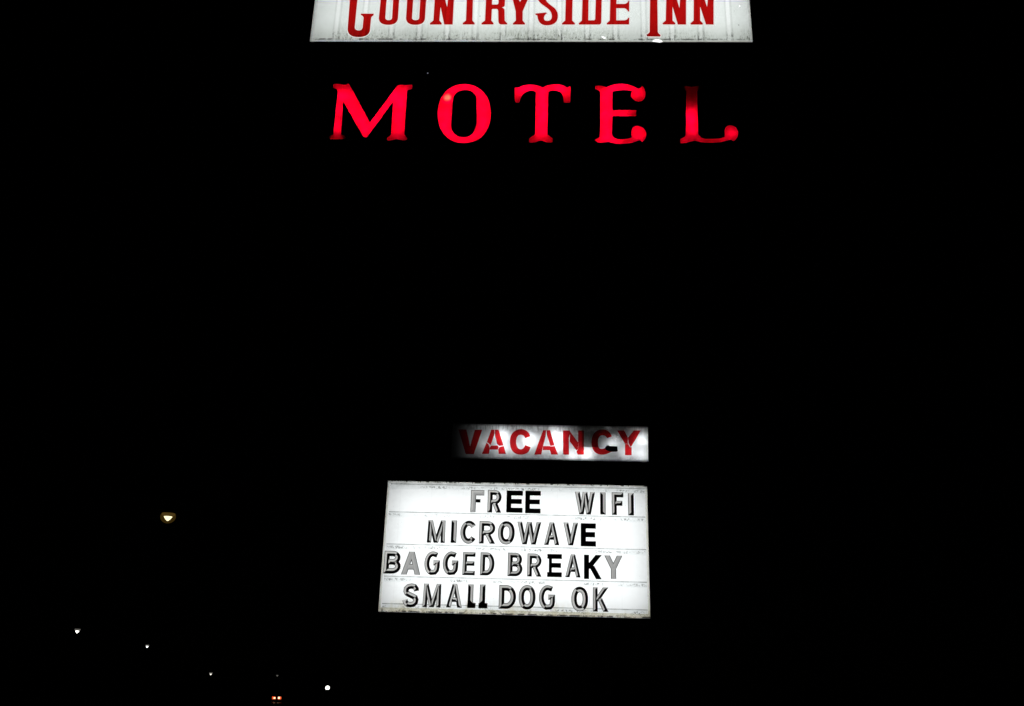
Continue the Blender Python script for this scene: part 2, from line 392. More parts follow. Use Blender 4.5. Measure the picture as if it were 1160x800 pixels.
for ch, (ox, d, lights) in ML.items():
    fx = lambda u, v: P(ox + u / 8.89, 80 + v / 8.89)
    polys = path(d, fx)
    xs = [a[0] for a in polys[0]]; zs = [a[1] for a in polys[0]]
    org = ((min(xs) + max(xs)) / 2, min(zs))
    root = thing('channel_letter', LAB[ch], 'letter', W(org[0], 0, org[1]), -YAW, 'red letters of the lit word')
    t = NT('red_acrylic_' + ch.lower()); c, x, y, z = t.coords()
    n1 = t.noise(c, 9, 4, .6, loc=(ox * .01, 0, 0))
    col = t.mix(t.step(n1, .35, .7), (.82, .0002, .013), (.94, .0004, .028))
    col = t.mix(t.m('MULTIPLY', t.step(t.noise(c, 28, 3, loc=(ox * .03, 0, 0)), .60, .74), .45), col, (.40, .0002, .003))
    if ch == 'O':                             # hot spot of tube light, painted into the face colour
        hs = fx(283, 268)
        dx = t.m('SUBTRACT', x, hs[0] - org[0]); dz = t.m('SUBTRACT', z, hs[1] - org[1])
        rr = t.m('SQRT', t.m('ADD', t.m('MULTIPLY', dx, dx), t.m('MULTIPLY', dz, dz)))
        col = t.mix(t.m('MULTIPLY', t.step(t.m('ADD', rr, t.m('MULTIPLY', n1, .02)), .018, .07, 1, 0), .9), col, (.95, .17, .09))
    g = t.n('BsdfTranslucent'); t.set(g.inputs[0], col)
    FACE = t.done(g.outputs[0])
    mb = MB(); fill(mb, polys, 0.004, org); mb.build('letter_face', FACE, root)
    mb = MB()
    outer = [offset_poly(polys[0], .006)] + [offset_poly(q, -.006) for q in polys[1:]]
    walls(mb, polys, .002, .14, org, 1)
    walls(mb, outer, .0, .146, org, 0)
    for q, qo in zip(polys, outer):
        n = len(q)
        for i in range(n):
            a, b, a2, b2 = q[i], q[(i + 1) % n], qo[i], qo[(i + 1) % n]
            mb.quad(*[(p_[0] - org[0], .0, p_[1] - org[1]) for p_ in (a, b, b2, a2)], 0)
    fill(mb, polys, .14, org, 1); fill(mb, outer, .146, org, 0)
    mb.build('letter_can', [BLACK, BLACK if ch == 'L' else DIMINNER], root)
    for l in lights:
        q = fx(l[0], l[1])
        lamp('letter_tube', root, (q[0] - org[0], .06 if ch == 'L' else .085, q[1] - org[1]), (.30 if ch == 'L' else .50) * (l[2] if len(l) > 2 else 1), .012, (1, .9, .9))

# ================================================================== 3. VACANCY box
v0 = P(511, 519.3); v1 = P(734.6, 523.6)
VZ0 = P(640, 521.6)[1]; VZ1 = P(640, 481.9)[1]
VW = v1[0] - v0[0]; VH = VZ1 - VZ0; vo = (v0[0], VZ0)
vac = thing('vacancy_sign', 'narrow backlit sign with cracked red VACANCY lettering, dark at one end', 'sign', W(v0[0], 0, VZ0), -YAW)
mb = MB(); cabinet(mb, 0, VW, 0, VH, .15); mb.build('cabinet', [BLACK, BLACK], vac)
t = NT('dirty_white_acrylic'); c, x, y, z = t.coords()
b_ = t.mix(t.noise(c, 7, 4), (.72, .76, .77), (.9, .91, .93))
sm = t.m('MULTIPLY', t.step(t.noise(c, 10, 4, .65, (1, 1, .8), loc=(3, 0, 1)), .44, .68), t.m('ADD', t.step(z, VH * .62, VH, 0, .75), t.step(z, 0, VH * .3, .45, 0)), True)
sp_ = t.step(t.noise(c, 45, 2, .5), .70, .76)
drip = t.m('MULTIPLY', t.step(t.noise(c, 60, 2, .5, (1, 1, .12)), .5, .62), t.step(z, VH * .76, VH * .9, 0, .7))
b_ = t.mix(sm, b_, (.14, .15, .15))
foul = t.m('MULTIPLY', t.m('MULTIPLY', t.step(x, VW * .56, VW * .68, 0, 1), t.step(x, VW * .86, VW * .97, 1, .35)), t.m('MULTIPLY', t.step(z, VH * .38, VH * .75, 0, .85), t.step(t.noise(c, 9, 3, .6, loc=(0, 0, 4)), .3, .55)))
b_ = t.mix(t.step(x, .0, .24, .93, 0), b_, (.01, .011, .01))  # unlit left end: darkness painted into the face colour
zp = P(666, 506.6)[1] - VZ0; xa = P(659, 495)[0] - vo[0]; xb = P(681, 495)[0] - vo[0]
scrap = t.m('MULTIPLY', t.step(z, zp - .006, zp + .006, 0, .88), t.m('MULTIPLY', t.step(x, xa - .02, xa + .02, 0, 1), t.step(x, xb - .05, xb + .03, 1, 0)))
b_ = t.mix(scrap, b_, (.09, .10, .095))
b_ = t.mix(foul, b_, (.05, .053, .05))
b_ = t.mix(t.m('MULTIPLY', sp_, .85), b_, (.04, .045, .05))
b_ = t.mix(t.m('MULTIPLY', drip, .6), b_, (.12, .13, .13))
edge = t.m('MAXIMUM', t.step(z, .0, .025, 1, 0), t.step(z, VH - .028, VH, 0, 1))
b_ = t.mix(t.m('MULTIPLY', edge, .85), b_, (.03, .03, .03))
VFACE = translucent(t, b_)
mb = MB(); mb.quad((0, 0, 0), (VW, 0, 0), (VW, 0, VH), (0, 0, VH)); mb.build('face', VFACE, vac)
for (px, py, pw) in [(569, 494, 1.0), (570, 507, .5), (549, 502, .16), (600, 499, 1.25), (584, 508, .35), (631, 494, 1.15), (631, 507, .7), (616, 507, .3), (664, 514, 1.0), (648, 516, .5),
                     (694, 500, .6), (684, 519, .1), (709, 513, .3), (727, 498, .95), (727, 515, .5), (716, 511, .25)]:
    q = P(px, py)
    lamp('vacancy_bulb', vac, (q[0] - vo[0], .062, q[1] - vo[1]), pw * .36, .018, (.97, .99, 1))
VP = [
 (500, 'M 262 225 L 375 225 L 433 478 L 510 228 L 613 228 L 487 590 L 370 590 Z'),
 (500, 'M 755 228 L 800 228 L 795 310 L 742 452 L 716 428 L 691 413 Z'),
 (500, 'M 812 228 L 862 228 L 935 460 L 872 466 L 848 440 L 815 320 Z'),
 (500, 'M 752 470 L 845 467 L 862 490 L 852 522 L 738 522 L 733 492 Z'),
 (500, 'M 683 428 L 707 442 L 722 472 L 729 520 L 713 588 L 618 588 Z'),
 (500, 'M 879 490 L 941 476 L 972 588 L 869 588 L 862 530 Z'),
 (570, 'M 407 325 Q 372 222 265 220 Q 105 235 105 410 Q 110 600 270 600 Q 390 595 411 490 L 335 462 Q 310 525 265 525 Q 195 520 192 410 Q 195 300 265 298 Q 320 300 335 348 Z'),
 (570, 'M 605 235 L 645 235 L 640 320 L 603 455 L 572 598 L 475 598 Z'),
 (570, 'M 658 235 L 706 235 L 772 460 L 718 466 L 663 300 Z'),
 (570, 'M 606 477 L 700 477 L 716 482 L 778 477 L 825 598 L 730 598 L 706 530 L 600 530 Z'),
 (630, 'M 108 240 L 205 240 L 207 288 L 190 345 L 190 598 L 108 598 Z'),
 (630, 'M 209 252 L 334 425 L 327 515 L 309 532 L 207 398 L 214 315 Z'),
 (630, 'M 335 240 L 416 240 L 416 598 L 328 598 L 312 555 L 335 520 L 342 430 L 335 412 Z'),
 (630, 'M 840 325 Q 800 225 700 225 Q 540 235 537 420 Q 545 600 700 600 Q 760 598 822 560 L 850 490 L 770 465 Q 745 520 690 520 Q 630 520 628 420 Q 630 308 700 305 Q 745 305 772 348 Z'),
 (670, 'M 393 240 L 492 240 L 545 335 L 550 435 L 508 436 Z'),
 (670, 'M 640 240 L 740 240 L 610 462 L 595 482 L 563 432 L 555 345 Z'),
 (670, 'M 510 446 L 553 447 L 583 491 L 604 494 L 604 606 L 510 606 Z'),
]
t = NT('red_vacancy_film'); c, x, y, z = t.coords()
VRED = film(t, t.mix(t.noise(c, 9, 3), (.56, .012, .014), (.72, .02, .026)))
VEDGE = NT('clean_acrylic_edge'); 
mb = MB()
for (ox, d) in VP:
    fill(mb, [offset_poly(q, .0022) for q in path(d, lambda u, v: P(ox + u / 13.34, 470 + v / 13.34, -.004))], -.004, vo)
mb.build('lettering', VRED, vac)
mb = MB()
pl = path('M 757 470 L 790 459 L 812 474 L 925 478 L 931 545 L 915 556 L 820 556 L 760 535 L 735 505 Z', lambda u, v: P(630 + u / 13.34, 470 + v / 13.34, -.012))
fill(mb, pl, -.012, vo); fill(mb, pl, -.006, vo); walls(mb, pl, -.012, -.006, vo)
o = mb.build('broken_flap', PLASTIC_BLACK, vac); o['label'] = 'dark broken scrap hanging over the second C'

# ================================================================== 4. reader board
b0 = P(428, 693.3); b1 = P(736.7, 700.4); b2 = P(440, 545); b3 = P(733, 550.3)
BX0 = (b0[0] + b2[0]) / 2; BX1 = (b1[0] + b3[0]) / 2
BZ0 = (b0[1] + b1[1]) / 2; BZ1 = (b2[1] + b3[1]) / 2
BW = BX1 - BX0; BH = BZ1 - BZ0; bo = (BX0, BZ0)
board = thing('reader_board', 'white backlit reader board with four rows of black and grey letters', 'sign', W(BX0, 0, BZ0), -YAW)
mb = MB(); cabinet(mb, 0, BW, 0, BH, .26); mb.build('cabinet', [BLACK, INNER], board)
t = NT('white_board_acrylic'); c, x, y, z = t.coords()
b_ = t.mix(t.noise(c, 2.2, 3), (.83, .86, .88), (.93, .945, .95))
seams = t.band(t.m('FRACT', t.m('DIVIDE', t.m('SUBTRACT', x, .28), .3)), .5, .004, .012)
b_ = t.mix(t.m('MULTIPLY', seams, .10), b_, (.4, .4, .4))
sp_ = t.step(t.noise(c, 60, 2, .5, loc=(5, 0, 0)), .71, .76)
b_ = t.mix(t.m('MULTIPLY', sp_, .6), b_, (.25, .26, .27))
rust = t.m('MULTIPLY', t.step(z, .02, .16, .55, 0), t.step(t.noise(c, 7, 3, .6, (1, 1, .3)), .42, .7))
b_ = t.mix(rust, b_, (.52, .47, .30))
top = t.m('MULTIPLY', t.step(z, BH - .07, BH - .02, 0, .55), t.step(t.noise(c, 12, 4), .3, .65))
b_ = t.mix(top, b_, (.42, .43, .42))
BFACE = translucent(t, b_)
mb = MB(); mb.quad((0, 0, 0), (BW, 0, 0), (BW, 0, BH), (0, 0, BH)); mb.build('face', BFACE, board)
lamp('board_tubes', board, (BW / 2 + .01, .19, BH * .5), 11.6, area=(BW - .10, BH - .10), col=(.985, 1, .99), rot=(R(-90), 0, 0))
# frame: cream retainer strips, weathered
t = NT('weathered_cream_retainer'); c, x, y, z = t.coords()
f1 = t.noise(c, 16, 5, .7)
col = t.mix(t.step(f1, .3, .7), (.84, .82, .72), (.99, .98, .93))
lowc = t.mix(t.step(f1, .3, .7), (.66, .62, .49), (.92, .88, .77))
col = t.mix(t.step(z, .035, .08, 1, 0), col, lowc)
col = t.mix(t.step(z, BH - .05, BH - .02, 0, .7), col, (.93, .94, .92))
mould = t.m('MULTIPLY', t.step(z, .0, .05, 1, 0), t.step(t.noise(c, 24, 4, .7, loc=(2, 0, 0)), .54, .66))
col = t.mix(t.m('MULTIPLY', mould, .9), col, (.05, .045, .02))
nick = t.m('MULTIPLY', t.step(z, .004, .02, 1, 0), t.step(t.noise(c, 30, 3, .6, loc=(8, 0, 0)), .46, .54))
col = t.mix(t.m('MULTIPLY', nick, .97), col, (.0, .0, .0))
nick2 = t.m('MULTIPLY', t.step(z, BH - .02, BH - .006, 0, 1), t.step(t.noise(c, 26, 3, .6, loc=(1, 0, 0)), .52, .6))
col = t.mix(t.m('MULTIPLY', nick2, .95), col, (.02, .02, .02))
RETAIN = film(t, col)
mb = MB(); th = -.014; e = .038
def strip(x0, x1, z0, z1):
    mb.quad((x0, th, z0), (x1, th, z0), (x1, th, z1), (x0, th, z1))
strip(0, BW, 0, e); strip(0, .022, e, BH - .022); strip(BW - .022, BW, e, BH - .022); strip(0, BW, BH - .022, BH)
mb.build('frame', RETAIN, board)
# clear rails that hold the letters
t = NT('clear_letter_rail'); c, x, y, z = t.coords()
def railmat(zc):
    t = NT('clear_letter_rail'); c, x, y, z = t.coords()
    col = t.mix(t.noise(c, 6, 2), (.90, .92, .92), (.97, .98, .98))
    up_ = t.band(z, zc + .021, .003, .004); dn_ = t.band(z, zc - .006, .008, .008)
    g = t.m('MULTIPLY', up_, t.step(t.noise(c, 10, 4, .6), .3, .7, .4, .9))
    col = t.mix(g, col, (.30, .31, .31))
    sp = t.m('MULTIPLY', t.m('MULTIPLY', dn_, t.step(t.noise(c, 60, 4, .7), .46, .60)), t.step(t.noise(c, 4, 4, .65, loc=(zc * 9, 0, 0)), .43, .63))
    col = t.mix(t.m('MULTIPLY', sp, .9), col, (.12, .12, .115))
    return film(t, col)
for i, py in enumerate((585.5, 622.2, 659.0)):
    zc = P(585, py)[1] - BZ0
    mb = MB(); mb.quad((.03, -.006, zc - .03), (BW - .024, -.006, zc - .03), (BW - .024, -.006, zc + .027), (.03, -.006, zc + .027))
    mb.quad((.03, -.006, zc + .027), (BW - .024, -.006, zc + .027), (BW - .024, -.001, zc + .027), (.03, -.001, zc + .027))
    o = mb.build('letter_rail', railmat(zc), board)
for zc, nm in ((.052, 0), (BH - .05, 1)):
    mb = MB(); mb.quad((.03, -.006, zc - .03), (BW - .024, -.006, zc - .03), (BW - .024, -.006, zc + .027), (.03, -.006, zc + .027))
    mb.build('letter_rail', railmat(zc), board)

# ---- changeable letters
def arc(cx, cy, rx, ry, a0, a1, n=14):
    return [(cx + rx * math.cos(R(a0 + (a1 - a0) * k / n)), cy + ry * math.sin(R(a0 + (a1 - a0) * k / n))) for k in range(n + 1)]
def oval(n=36):
    """upright narrow oval with slightly square shoulders"""
    pts = []
    for k in range(n):
        a = 2 * math.pi * k / n; ca, sa = math.cos(a), math.sin(a); e_ = .9
        pts.append((.5 + .5 * math.copysign(abs(ca) ** e_, ca), .5 + .5 * math.copysign(abs(sa) ** e_, sa)))
    return pts
G_ = {
 'F': [('p', [(0, 0), (0, 1), (1, 1)]), ('p', [(0, .52), (.88, .52)])],
 'E': [('p', [(1, 1), (0, 1), (0, 0), (1, 0)]), ('p', [(0, .51), (.94, .51)])],
 'R': [('p', [(0, 0), (0, 1), (.5, 1)] + arc(.5, .73, .5, .27, 90, -90)[1:] + [(0, .46)]), ('d', [(.48, .46), (1, 0)])],
 'B': [('p', [(0, .36), (0, 1), (.5, 1)] + arc(.5, .765, .44, .235, 90, -90)[1:] + [(.1, .53)]), ('p', [(0, .64), (0, 0), (.5, 0)] + arc(.5, .26, .5, .26, -90, 90)[1:] + [(.1, .52)])],
 'D': [('c', [(0, 0), (0, 1), (.42, 1)] + arc(.42, .5, .58, .5, 90, -90, 22)[1:])],
 'O': [('c', oval())],
 'C': [('p', [(.5 + .5 * math.cos(R(a)), .5 + .5 * math.sin(R(a))) for a in range(38, 325, 13)])],
 'G': [('p', [(.96, .93)] + [(.55 + .55 * math.cos(R(a)), .5 + .5 * math.sin(R(a))) for a in range(78, 272, 13)] + [(.8, .03), (.95, .14), (1, .3), (1, .52), (.6, .52)])],
 'S': [('p', [(.97, .74), (.93, .86), (.78, .97), (.52, 1.0), (.24, .96), (.07, .85), (.05, .72), (.14, .61), (.34, .54), (.62, .47), (.88, .39), (.97, .27), (.93, .13), (.76, .03), (.5, .0), (.22, .03), (.06, .13), (.0, .26)])],
 'I': [('p', [(.5, 0), (.5, 1)])],
 'W': [('d', [(0, 1), (.27, 0)]), ('d', [(.27, 0), (.5, 1)]), ('d', [(.5, 1), (.73, 0)]), ('d', [(.73, 0), (1, 1)])],
 'M': [('d', [(.0, 0), (.03, 1)]), ('d', [(.03, 1), (.5, .04)]), ('d', [(.5, .04), (.97, 1)]), ('d', [(1, 0), (.97, 1)])],
 'A': [('d', [(0, 0), (.5, 1)]), ('d', [(.5, 1), (1, 0)]), ('p', [(.2, .29), (.8, .29)])],
 'V': [('d', [(0, 1), (.5, 0)]), ('d', [(.5, 0), (1, 1)])],
 'Y': [('d', [(0, 1), (.5, .42)]), ('d', [(.5, .42), (1, 1)]), ('p', [(.5, 0), (.5, .46)])],
 'K': [('p', [(0, 0), (0, 1)]), ('d', [(1, 1), (.08, .40)]), ('d', [(.40, .56), (1, 0)])],
}
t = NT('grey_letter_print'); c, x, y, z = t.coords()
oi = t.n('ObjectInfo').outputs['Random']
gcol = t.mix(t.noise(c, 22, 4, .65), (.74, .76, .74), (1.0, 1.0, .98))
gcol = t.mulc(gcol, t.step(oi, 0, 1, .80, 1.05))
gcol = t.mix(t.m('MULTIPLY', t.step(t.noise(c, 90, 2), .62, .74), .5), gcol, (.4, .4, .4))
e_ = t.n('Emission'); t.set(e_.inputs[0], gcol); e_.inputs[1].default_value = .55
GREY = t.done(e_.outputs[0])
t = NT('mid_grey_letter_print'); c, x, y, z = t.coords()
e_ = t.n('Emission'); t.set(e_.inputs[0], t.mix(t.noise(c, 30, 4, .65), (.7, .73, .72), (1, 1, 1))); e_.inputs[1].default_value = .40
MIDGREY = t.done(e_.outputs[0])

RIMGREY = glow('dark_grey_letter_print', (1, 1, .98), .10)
EZ, RZ, RIM = .005, .011, .26
def ribbon(mb, pts, hw, kind, ld, tone):
    pts = [Vector(p) for p in pts]; n = len(pts); closed = kind == 'c'
    L, Rr, C, D = [], [], [], []
    for i, p in enumerate(pts):
        if closed or 0 < i < n - 1:
            a = (p - pts[i - 1]).normalized(); b = (pts[(i + 1) % n] - p).normalized()
            na = Vector((-a.y, a.x)); nb = Vector((-b.y, b.x))
            k = na + nb; k = k / max(.5, k.dot(na)); o = k * hw
        else:
            a = ((pts[1] - p) if i == 0 else (p - pts[i - 1])).normalized()
            o = Vector((-a.y, a.x)) * hw
            if kind == 'd' and abs(a.y) > .25: o = Vector((hw / (-a.y), 0)) * .96
        L.append(p + o); Rr.append(p - o); C.append(p.copy())
    if not closed:
        C[0] = pts[0] + (pts[1] - pts[0]).normalized() * hw; C[-1] = pts[-1] - (pts[-1] - pts[-2]).normalized() * hw
    v3 = lambda q, h: (q.x, -h, q.y)
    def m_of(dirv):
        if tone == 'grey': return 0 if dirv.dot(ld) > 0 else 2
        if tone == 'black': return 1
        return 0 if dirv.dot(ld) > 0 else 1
    rng = range(n) if closed else range(n - 1)
    for i in rng:
        j = (i + 1) % n
        d = (pts[j] - pts[i]).normalized(); nl = Vector((-d.y, d.x))
        for S, mt in ((L, m_of(nl)), (Rr, m_of(-nl))):
            bi, bj = S[i].lerp(C[i], RIM), S[j].lerp(C[j], RIM); bz = EZ + (RZ - EZ) * RIM
            mb.quad(v3(S[i], EZ), v3(S[j], EZ), v3(bj, bz), v3(bi, bz), 3 if mt != 1 else 1)
            mb.quad(v3(bi, bz), v3(bj, bz), v3(C[j], RZ), v3(C[i], RZ), mt)
        mb.quad(v3(L[i], 0), v3(L[j], 0), v3(L[j], EZ), v3(L[i], EZ), 1)
        mb.quad(v3(Rr[i], 0), v3(Rr[j], 0), v3(Rr[j], EZ), v3(Rr[i], EZ), 1)
    if not closed:
        for i, s in ((0, -1), (n - 1, 1)):
            d = (pts[1] - pts[0]).normalized() if i == 0 else (pts[-1] - pts[-2]).normalized()
            mb.add([v3(L[i], EZ), v3(Rr[i], EZ), v3(C[i], RZ)], [(0, 1, 2)], m_of(d * s))
            mb.quad(v3(L[i], 0), v3(Rr[i], 0), v3(Rr[i], EZ), v3(L[i], EZ), 1)

UL, LL_, UR, LR = Vector((-.80, .60)), Vector((-.80, -.60)), Vector((.80, .60)), Vector((.80, -.60))
# (char, x0, x1, top, bottom, grey-printed side, tone, stroke width in photo pixels)
ROWS = [
 ('top', [('FREE', [('F', 533.2, 548.4, 555.4, 580.5, UL, 'grey', 6.0), ('R', 552.4, 568.0, 555.3, 580.8, UL, 'duo', 5.6), ('E', 573.7, 592.2, 556.0, 580.9, UL, 'black', 5.6), ('E', 595.0, 612.5, 556.2, 581.7, UL, 'black', 5.4)]),
          ('WIFI', [('W', 651.2, 674.2, 557.3, 582.9, UL, 'duo', 5.4), ('I', 679.8, 686.2, 557.8, 583.0, UR, 'duo', 6.2), ('F', 693.0, 706.2, 558.0, 583.5, UL, 'duo', 5.6), ('I', 711.4, 718.0, 558.6, 584.0, UL, 'duo', 6.4)])]),
 ('second', [('MICROWAVE', [('M', 484.0, 504.9, 589.4, 615.0, UR, 'duo', 5.2), ('I', 510.6, 517.9, 589.5, 615.1, UR, 'duo', 6.4), ('C', 521.5, 540.6, 590.0, 616.2, LL_, 'duo', 5.8), ('R', 542.8, 561.0, 590.4, 616.0, UL, 'duo', 5.6), ('O', 564.1, 583.1, 590.6, 617.0, LL_, 'duo', 6.0),
             ('W', 585.7, 613.2, 591.2, 616.9, UL, 'duo', 5.4), ('A', 616.3, 633.8, 591.8, 617.6, UL, 'duo', 5.2), ('V', 638.0, 655.2, 592.0, 618.0, UL, 'duo', 5.6), ('E', 657.8, 675.1, 593.0, 619.2, UL, 'black', 6.0)])]),
 ('third', [('BAGGED', [('B', 435.0, 454.2, 624.2, 650.0, UL, 'duo', 6.0), ('A', 455.0, 477.0, 625.0, 651.2, UL, 'grey', 6.3), ('G', 480.8, 498.3, 624.7, 651.7, UL, 'duo', 5.6), ('G', 501.6, 519.3, 624.8, 651.8, UL, 'duo', 5.6), ('E', 524.1, 538.3, 625.7, 651.8, UL, 'duo', 5.0), ('D', 544.0, 560.2, 625.9, 652.1, UL, 'duo', 5.6)]),
            ('BREAKY', [('B', 575.2, 592.0, 626.3, 653.0, UL, 'duo', 5.6), ('R', 597.3, 613.4, 627.2, 653.3, UL, 'duo', 5.4), ('E', 619.9, 636.5, 627.8, 653.9, UL, 'notched', 5.4), ('A', 640.2, 657.8, 628.0, 654.2, UL, 'duo', 5.0), ('K', 661.5, 681.2, 628.7, 656.2, UL, 'black', 5.8), ('Y', 684.6, 705.2, 629.4, 656.0, UL, 'grey', 6.0)])]),
 ('bottom', [('SMALL', [('S', 456.1, 474.8, 661.0, 688.2, UL, 'duo', 5.8), ('M', 479.1, 500.0, 661.3, 688.0, UL, 'duo', 5.2), ('A', 505.8, 523.8, 661.3, 688.4, UR, 'duo', 5.2), ('L', 529.8, 539.1, 662.0, 689.0, UR, 'patched', 6.2), ('L', 542.5, 552.5, 662.2, 689.3, UL, 'patched', 6.4)]),
             ('DOG', [('D', 565.2, 584.6, 663.0, 689.9, UL, 'duo', 6.2), ('O', 587.6, 606.7, 662.9, 690.7, UL, 'duo', 6.0), ('G', 610.5, 628.8, 663.0, 691.1, UL, 'duo', 5.6)]),
             ('OK', [('O', 647.2, 666.2, 664.8, 692.7, LL_, 'duo', 6.2), ('K', 671.6, 688.9, 665.4, 693.0, UL, 'duo', 5.4)])]),
]
ORD = ['first', 'second', 'third', 'fourth', 'fifth', 'sixth', 'seventh', 'eighth', 'ninth']
LOOK = {'duo': 'grey and black two-tone', 'grey': 'faded pale grey', 'black': 'solid black', 'notched': 'solid black notched', 'patched': 'two-tone patched'}
for row, words in ROWS:
    for word, letters in words:
        for k, (ch, x0, x1, yt, yb, ld, tone, sw) in enumerate(letters):
            off = -.008
            ym = (yt + yb) / 2
            s0 = P(x0, ym, off)[0]; s1 = P(x1, ym, off)[0]; xm = (x0 + x1) / 2
            zb = P(xm, yb, off)[1]; zt = P(xm, yt, off)[1]
            wd, hg = s1 - s0, zt - zb
            hw = (P(xm + sw / 2, ym, off)[0] - P(xm - sw / 2, ym, off)[0]) / 2
            mb = MB()
            tn = tone if tone in ('duo', 'grey', 'black') else ('black' if tone == 'notched' else 'duo')
            diag = ch in 'WMAVY'
            def put(p, ix=hw, iz=hw):
                return (-wd / 2 + ix + p[0] * (wd - 2 * ix), iz + p[1] * (hg - 2 * iz))
            if tone == 'patched':                  # an I with a black foot stuck on to make an L
                cx = -wd / 2 + hw * (1.25 if k == 4 else 1.05)
                ribbon(mb, [(cx, hg * .2), (cx, hg)], hw, 'p', ld, 'duo')
                mb.box(-wd / 2, wd / 2, -.0145, -.001, 0, hg * .215, 1)
            else:
                for kind, pts in G_[ch]:
                    q = []
                    for p in pts:
                        a = put(p, hw * (1.04 if diag else 1))
                        zz = a[1]
                        if kind == 'd':            # diagonals run the full height
                            zz = p[1] * hg if ch != 'M' or p[1] != .04 else 0.0
                            if ch == 'Y' and p[1] < .9: zz = a[1]
                            if ch == 'K' and .1 < p[1] < .9: zz = a[1]
                            if ch == 'R' and p[1] > .1: zz = a[1]
                        elif kind == 'p' and len(pts) == 2 and pts[0][0] == pts[1][0]:
                            zz = p[1] * hg
                        elif kind == 'p' and p[1] == 0 and ch in 'FR': zz = 0
                        ax = a[0]
                        if kind == 'p' and ch in 'EF' and p[0] > .5: ax += hw * (1 if p[0] == 1 else .9)
                        if ch in 'GC' and False: pass
                        q.append((ax, zz))
                    tt = tn
                    if ch == 'F' and tone == 'grey' and len(pts) == 2: tt = 'black'
                    if tone == 'notched' and len(pts) == 4:
                        t1 = (wd / 2, hg - hw); lft = -wd / 2
                        ribbon(mb, [t1, (lft, t1[1])], hw, 'p', ld, 'black'); ribbon(mb, [(wd / 2, hw), (lft, hw)], hw, 'p', ld, 'black')
                        sxx = lft + hw * 1.32
                        ribbon(mb, [(sxx, hw), (sxx, hg - hw)], hw * .66, 'p', ld, 'black')
                        continue
                    if tt == 'black' and tone == 'grey':
                        q = [(q[0][0] + hw * .9, q[0][1]), (q[1][0] - hw * .9, q[1][1])]
                    ribbon(mb, q, hw * (.62 if tt == 'black' and tone == 'grey' else 1), kind, ld, tt)
            o = mb.build('board_letter', [GREY, PLASTIC_BLACK, MIDGREY, RIMGREY])
            o.location = W((s0 + s1) / 2, off, zb); o.rotation_euler = (0, 0, -YAW)
            n_ = len(letters)
            pos = 'first' if k == 0 else ('last' if k == n_ - 1 else ORD[k])
            tag(o, f'{LOOK[tone]} letter {ch}, {pos} letter of the word {word} on the reader board', 'letter', 'changeable letters on the reader board')

# ================================================================== 5. steel frame that carries the signs
fr_ = thing('sign_frame', 'dark steel two-post frame carrying the motel signs at night', 'sign post', W(P(640, 560)[0], .5, 0), -YAW)
fs0 = P(640, 560)[0]
for px in (560, 705):
    s_ = P(px, 560)[0] - fs0
    mb = MB(); mb.box(s_ - .09, s_ + .09, -.09, .09, 0, SZ + SH * .9); mb.box(s_ - .2, s_ + .2, -.2, .2, 0, .03)
    mb.build('post', STEEL, fr_)
for py in (112, 150):
    zz = P(600, py)[1]
    mb = MB(); mb.box(P(372, py)[0] - fs0, P(838, py)[0] - fs0, -.35, -.30, zz - .03, zz + .03)
    for px in (560, 705):
        s_ = P(px, 560)[0] - fs0; mb.box(s_ - .03, s_ + .03, -.30, -.088, zz - .025, zz + .025)
    mb.build('mounting_rail', STEEL, fr_)
for z_, d_ in ((SZ + SH * .3, .34), (VZ0 + VH / 2, .165), (BZ0 + BH * .3, .275), (BZ0 + BH * .75, .275)):
    for px in (560, 705):
        s_ = P(px, 560)[0] - fs0; mb = MB(); mb.box(s_ - .05, s_ + .05, d_ - .5, -.088, z_ - .04, z_ + .04)
        mb.build('bracket', STEEL, fr_)

# ================================================================== 6. ground, road, street lamps, car
t = NT('dark_gravel_ground'); c, x, y, z = t.coords()
b = t.n('BsdfPrincipled'); t.set(b.inputs['Base Color'], t.mix(t.noise(c, 3, 6, .7), (.03, .03, .022), (.07, .065, .05))); b.inputs['Roughness'].default_value = .95
GROUND = t.done(b.outputs[0])
mb = MB(); mb.quad((-3000, -300, 0), (3000, -300, 0), (3000, 5000, 0), (-3000, 5000, 0)); tag(mb.build('ground', GROUND), kind='structure')
t = NT('worn_asphalt'); c, x, y, z = t.coords()
b = t.n('BsdfPrincipled'); t.set(b.inputs['Base Color'], t.mix(t.noise(c, 8, 6, .7), (.03, .03, .032), (.065, .065, .065)))
t.set(b.inputs['Roughness'], t.step(t.noise(c, .6, 3), .3, .7, .28, .6)); ASPH = t.done(b.outputs[0])
WHITEP = paint('road_paint', (.7, .7, .66), .8, var=.15)

def gpt(px, py, z):
    d = ray(px, py); return CAM + d * ((z - EYE) / d.z)
def at_dist(px, py, dist):
    d = ray(px, py); return CAM + d * (dist / math.hypot(d.x, d.y))
car_p = at_dist(313.5, 790.3, 175)
lampA = gpt(88, 712.6, 8.2); lampB = gpt(167, 730.6, 8.2); lampC = gpt(239, 762, 8.2)
rd = Vector((lampC.x - lampA.x, lampC.y - lampA.y, 0)).normalized(); rn = Vector((rd.y, -rd.x, 0))
ra = math.atan2(rd.x, rd.y)
near = Vector((car_p.x, car_p.y, 0)) - rd * 260 + rn * -1.9
def roadpt(u, v, z=.0): return near + rd * v + rn * u + Vector((0, 0, z))
mb = MB(); mb.quad(roadpt(-3.8, 0, .004), roadpt(3.8, 0, .004), roadpt(3.8, 1800, .004), roadpt(-3.8, 1800, .004)); tag(mb.build('road', ASPH), kind='structure')
mb = MB()
for k in range(70): mb.quad(*[roadpt(a, 8 + k * 12 + b_, .008) for a, b_ in ((-.06, 0), (.06, 0), (.06, 3), (-.06, 3))])
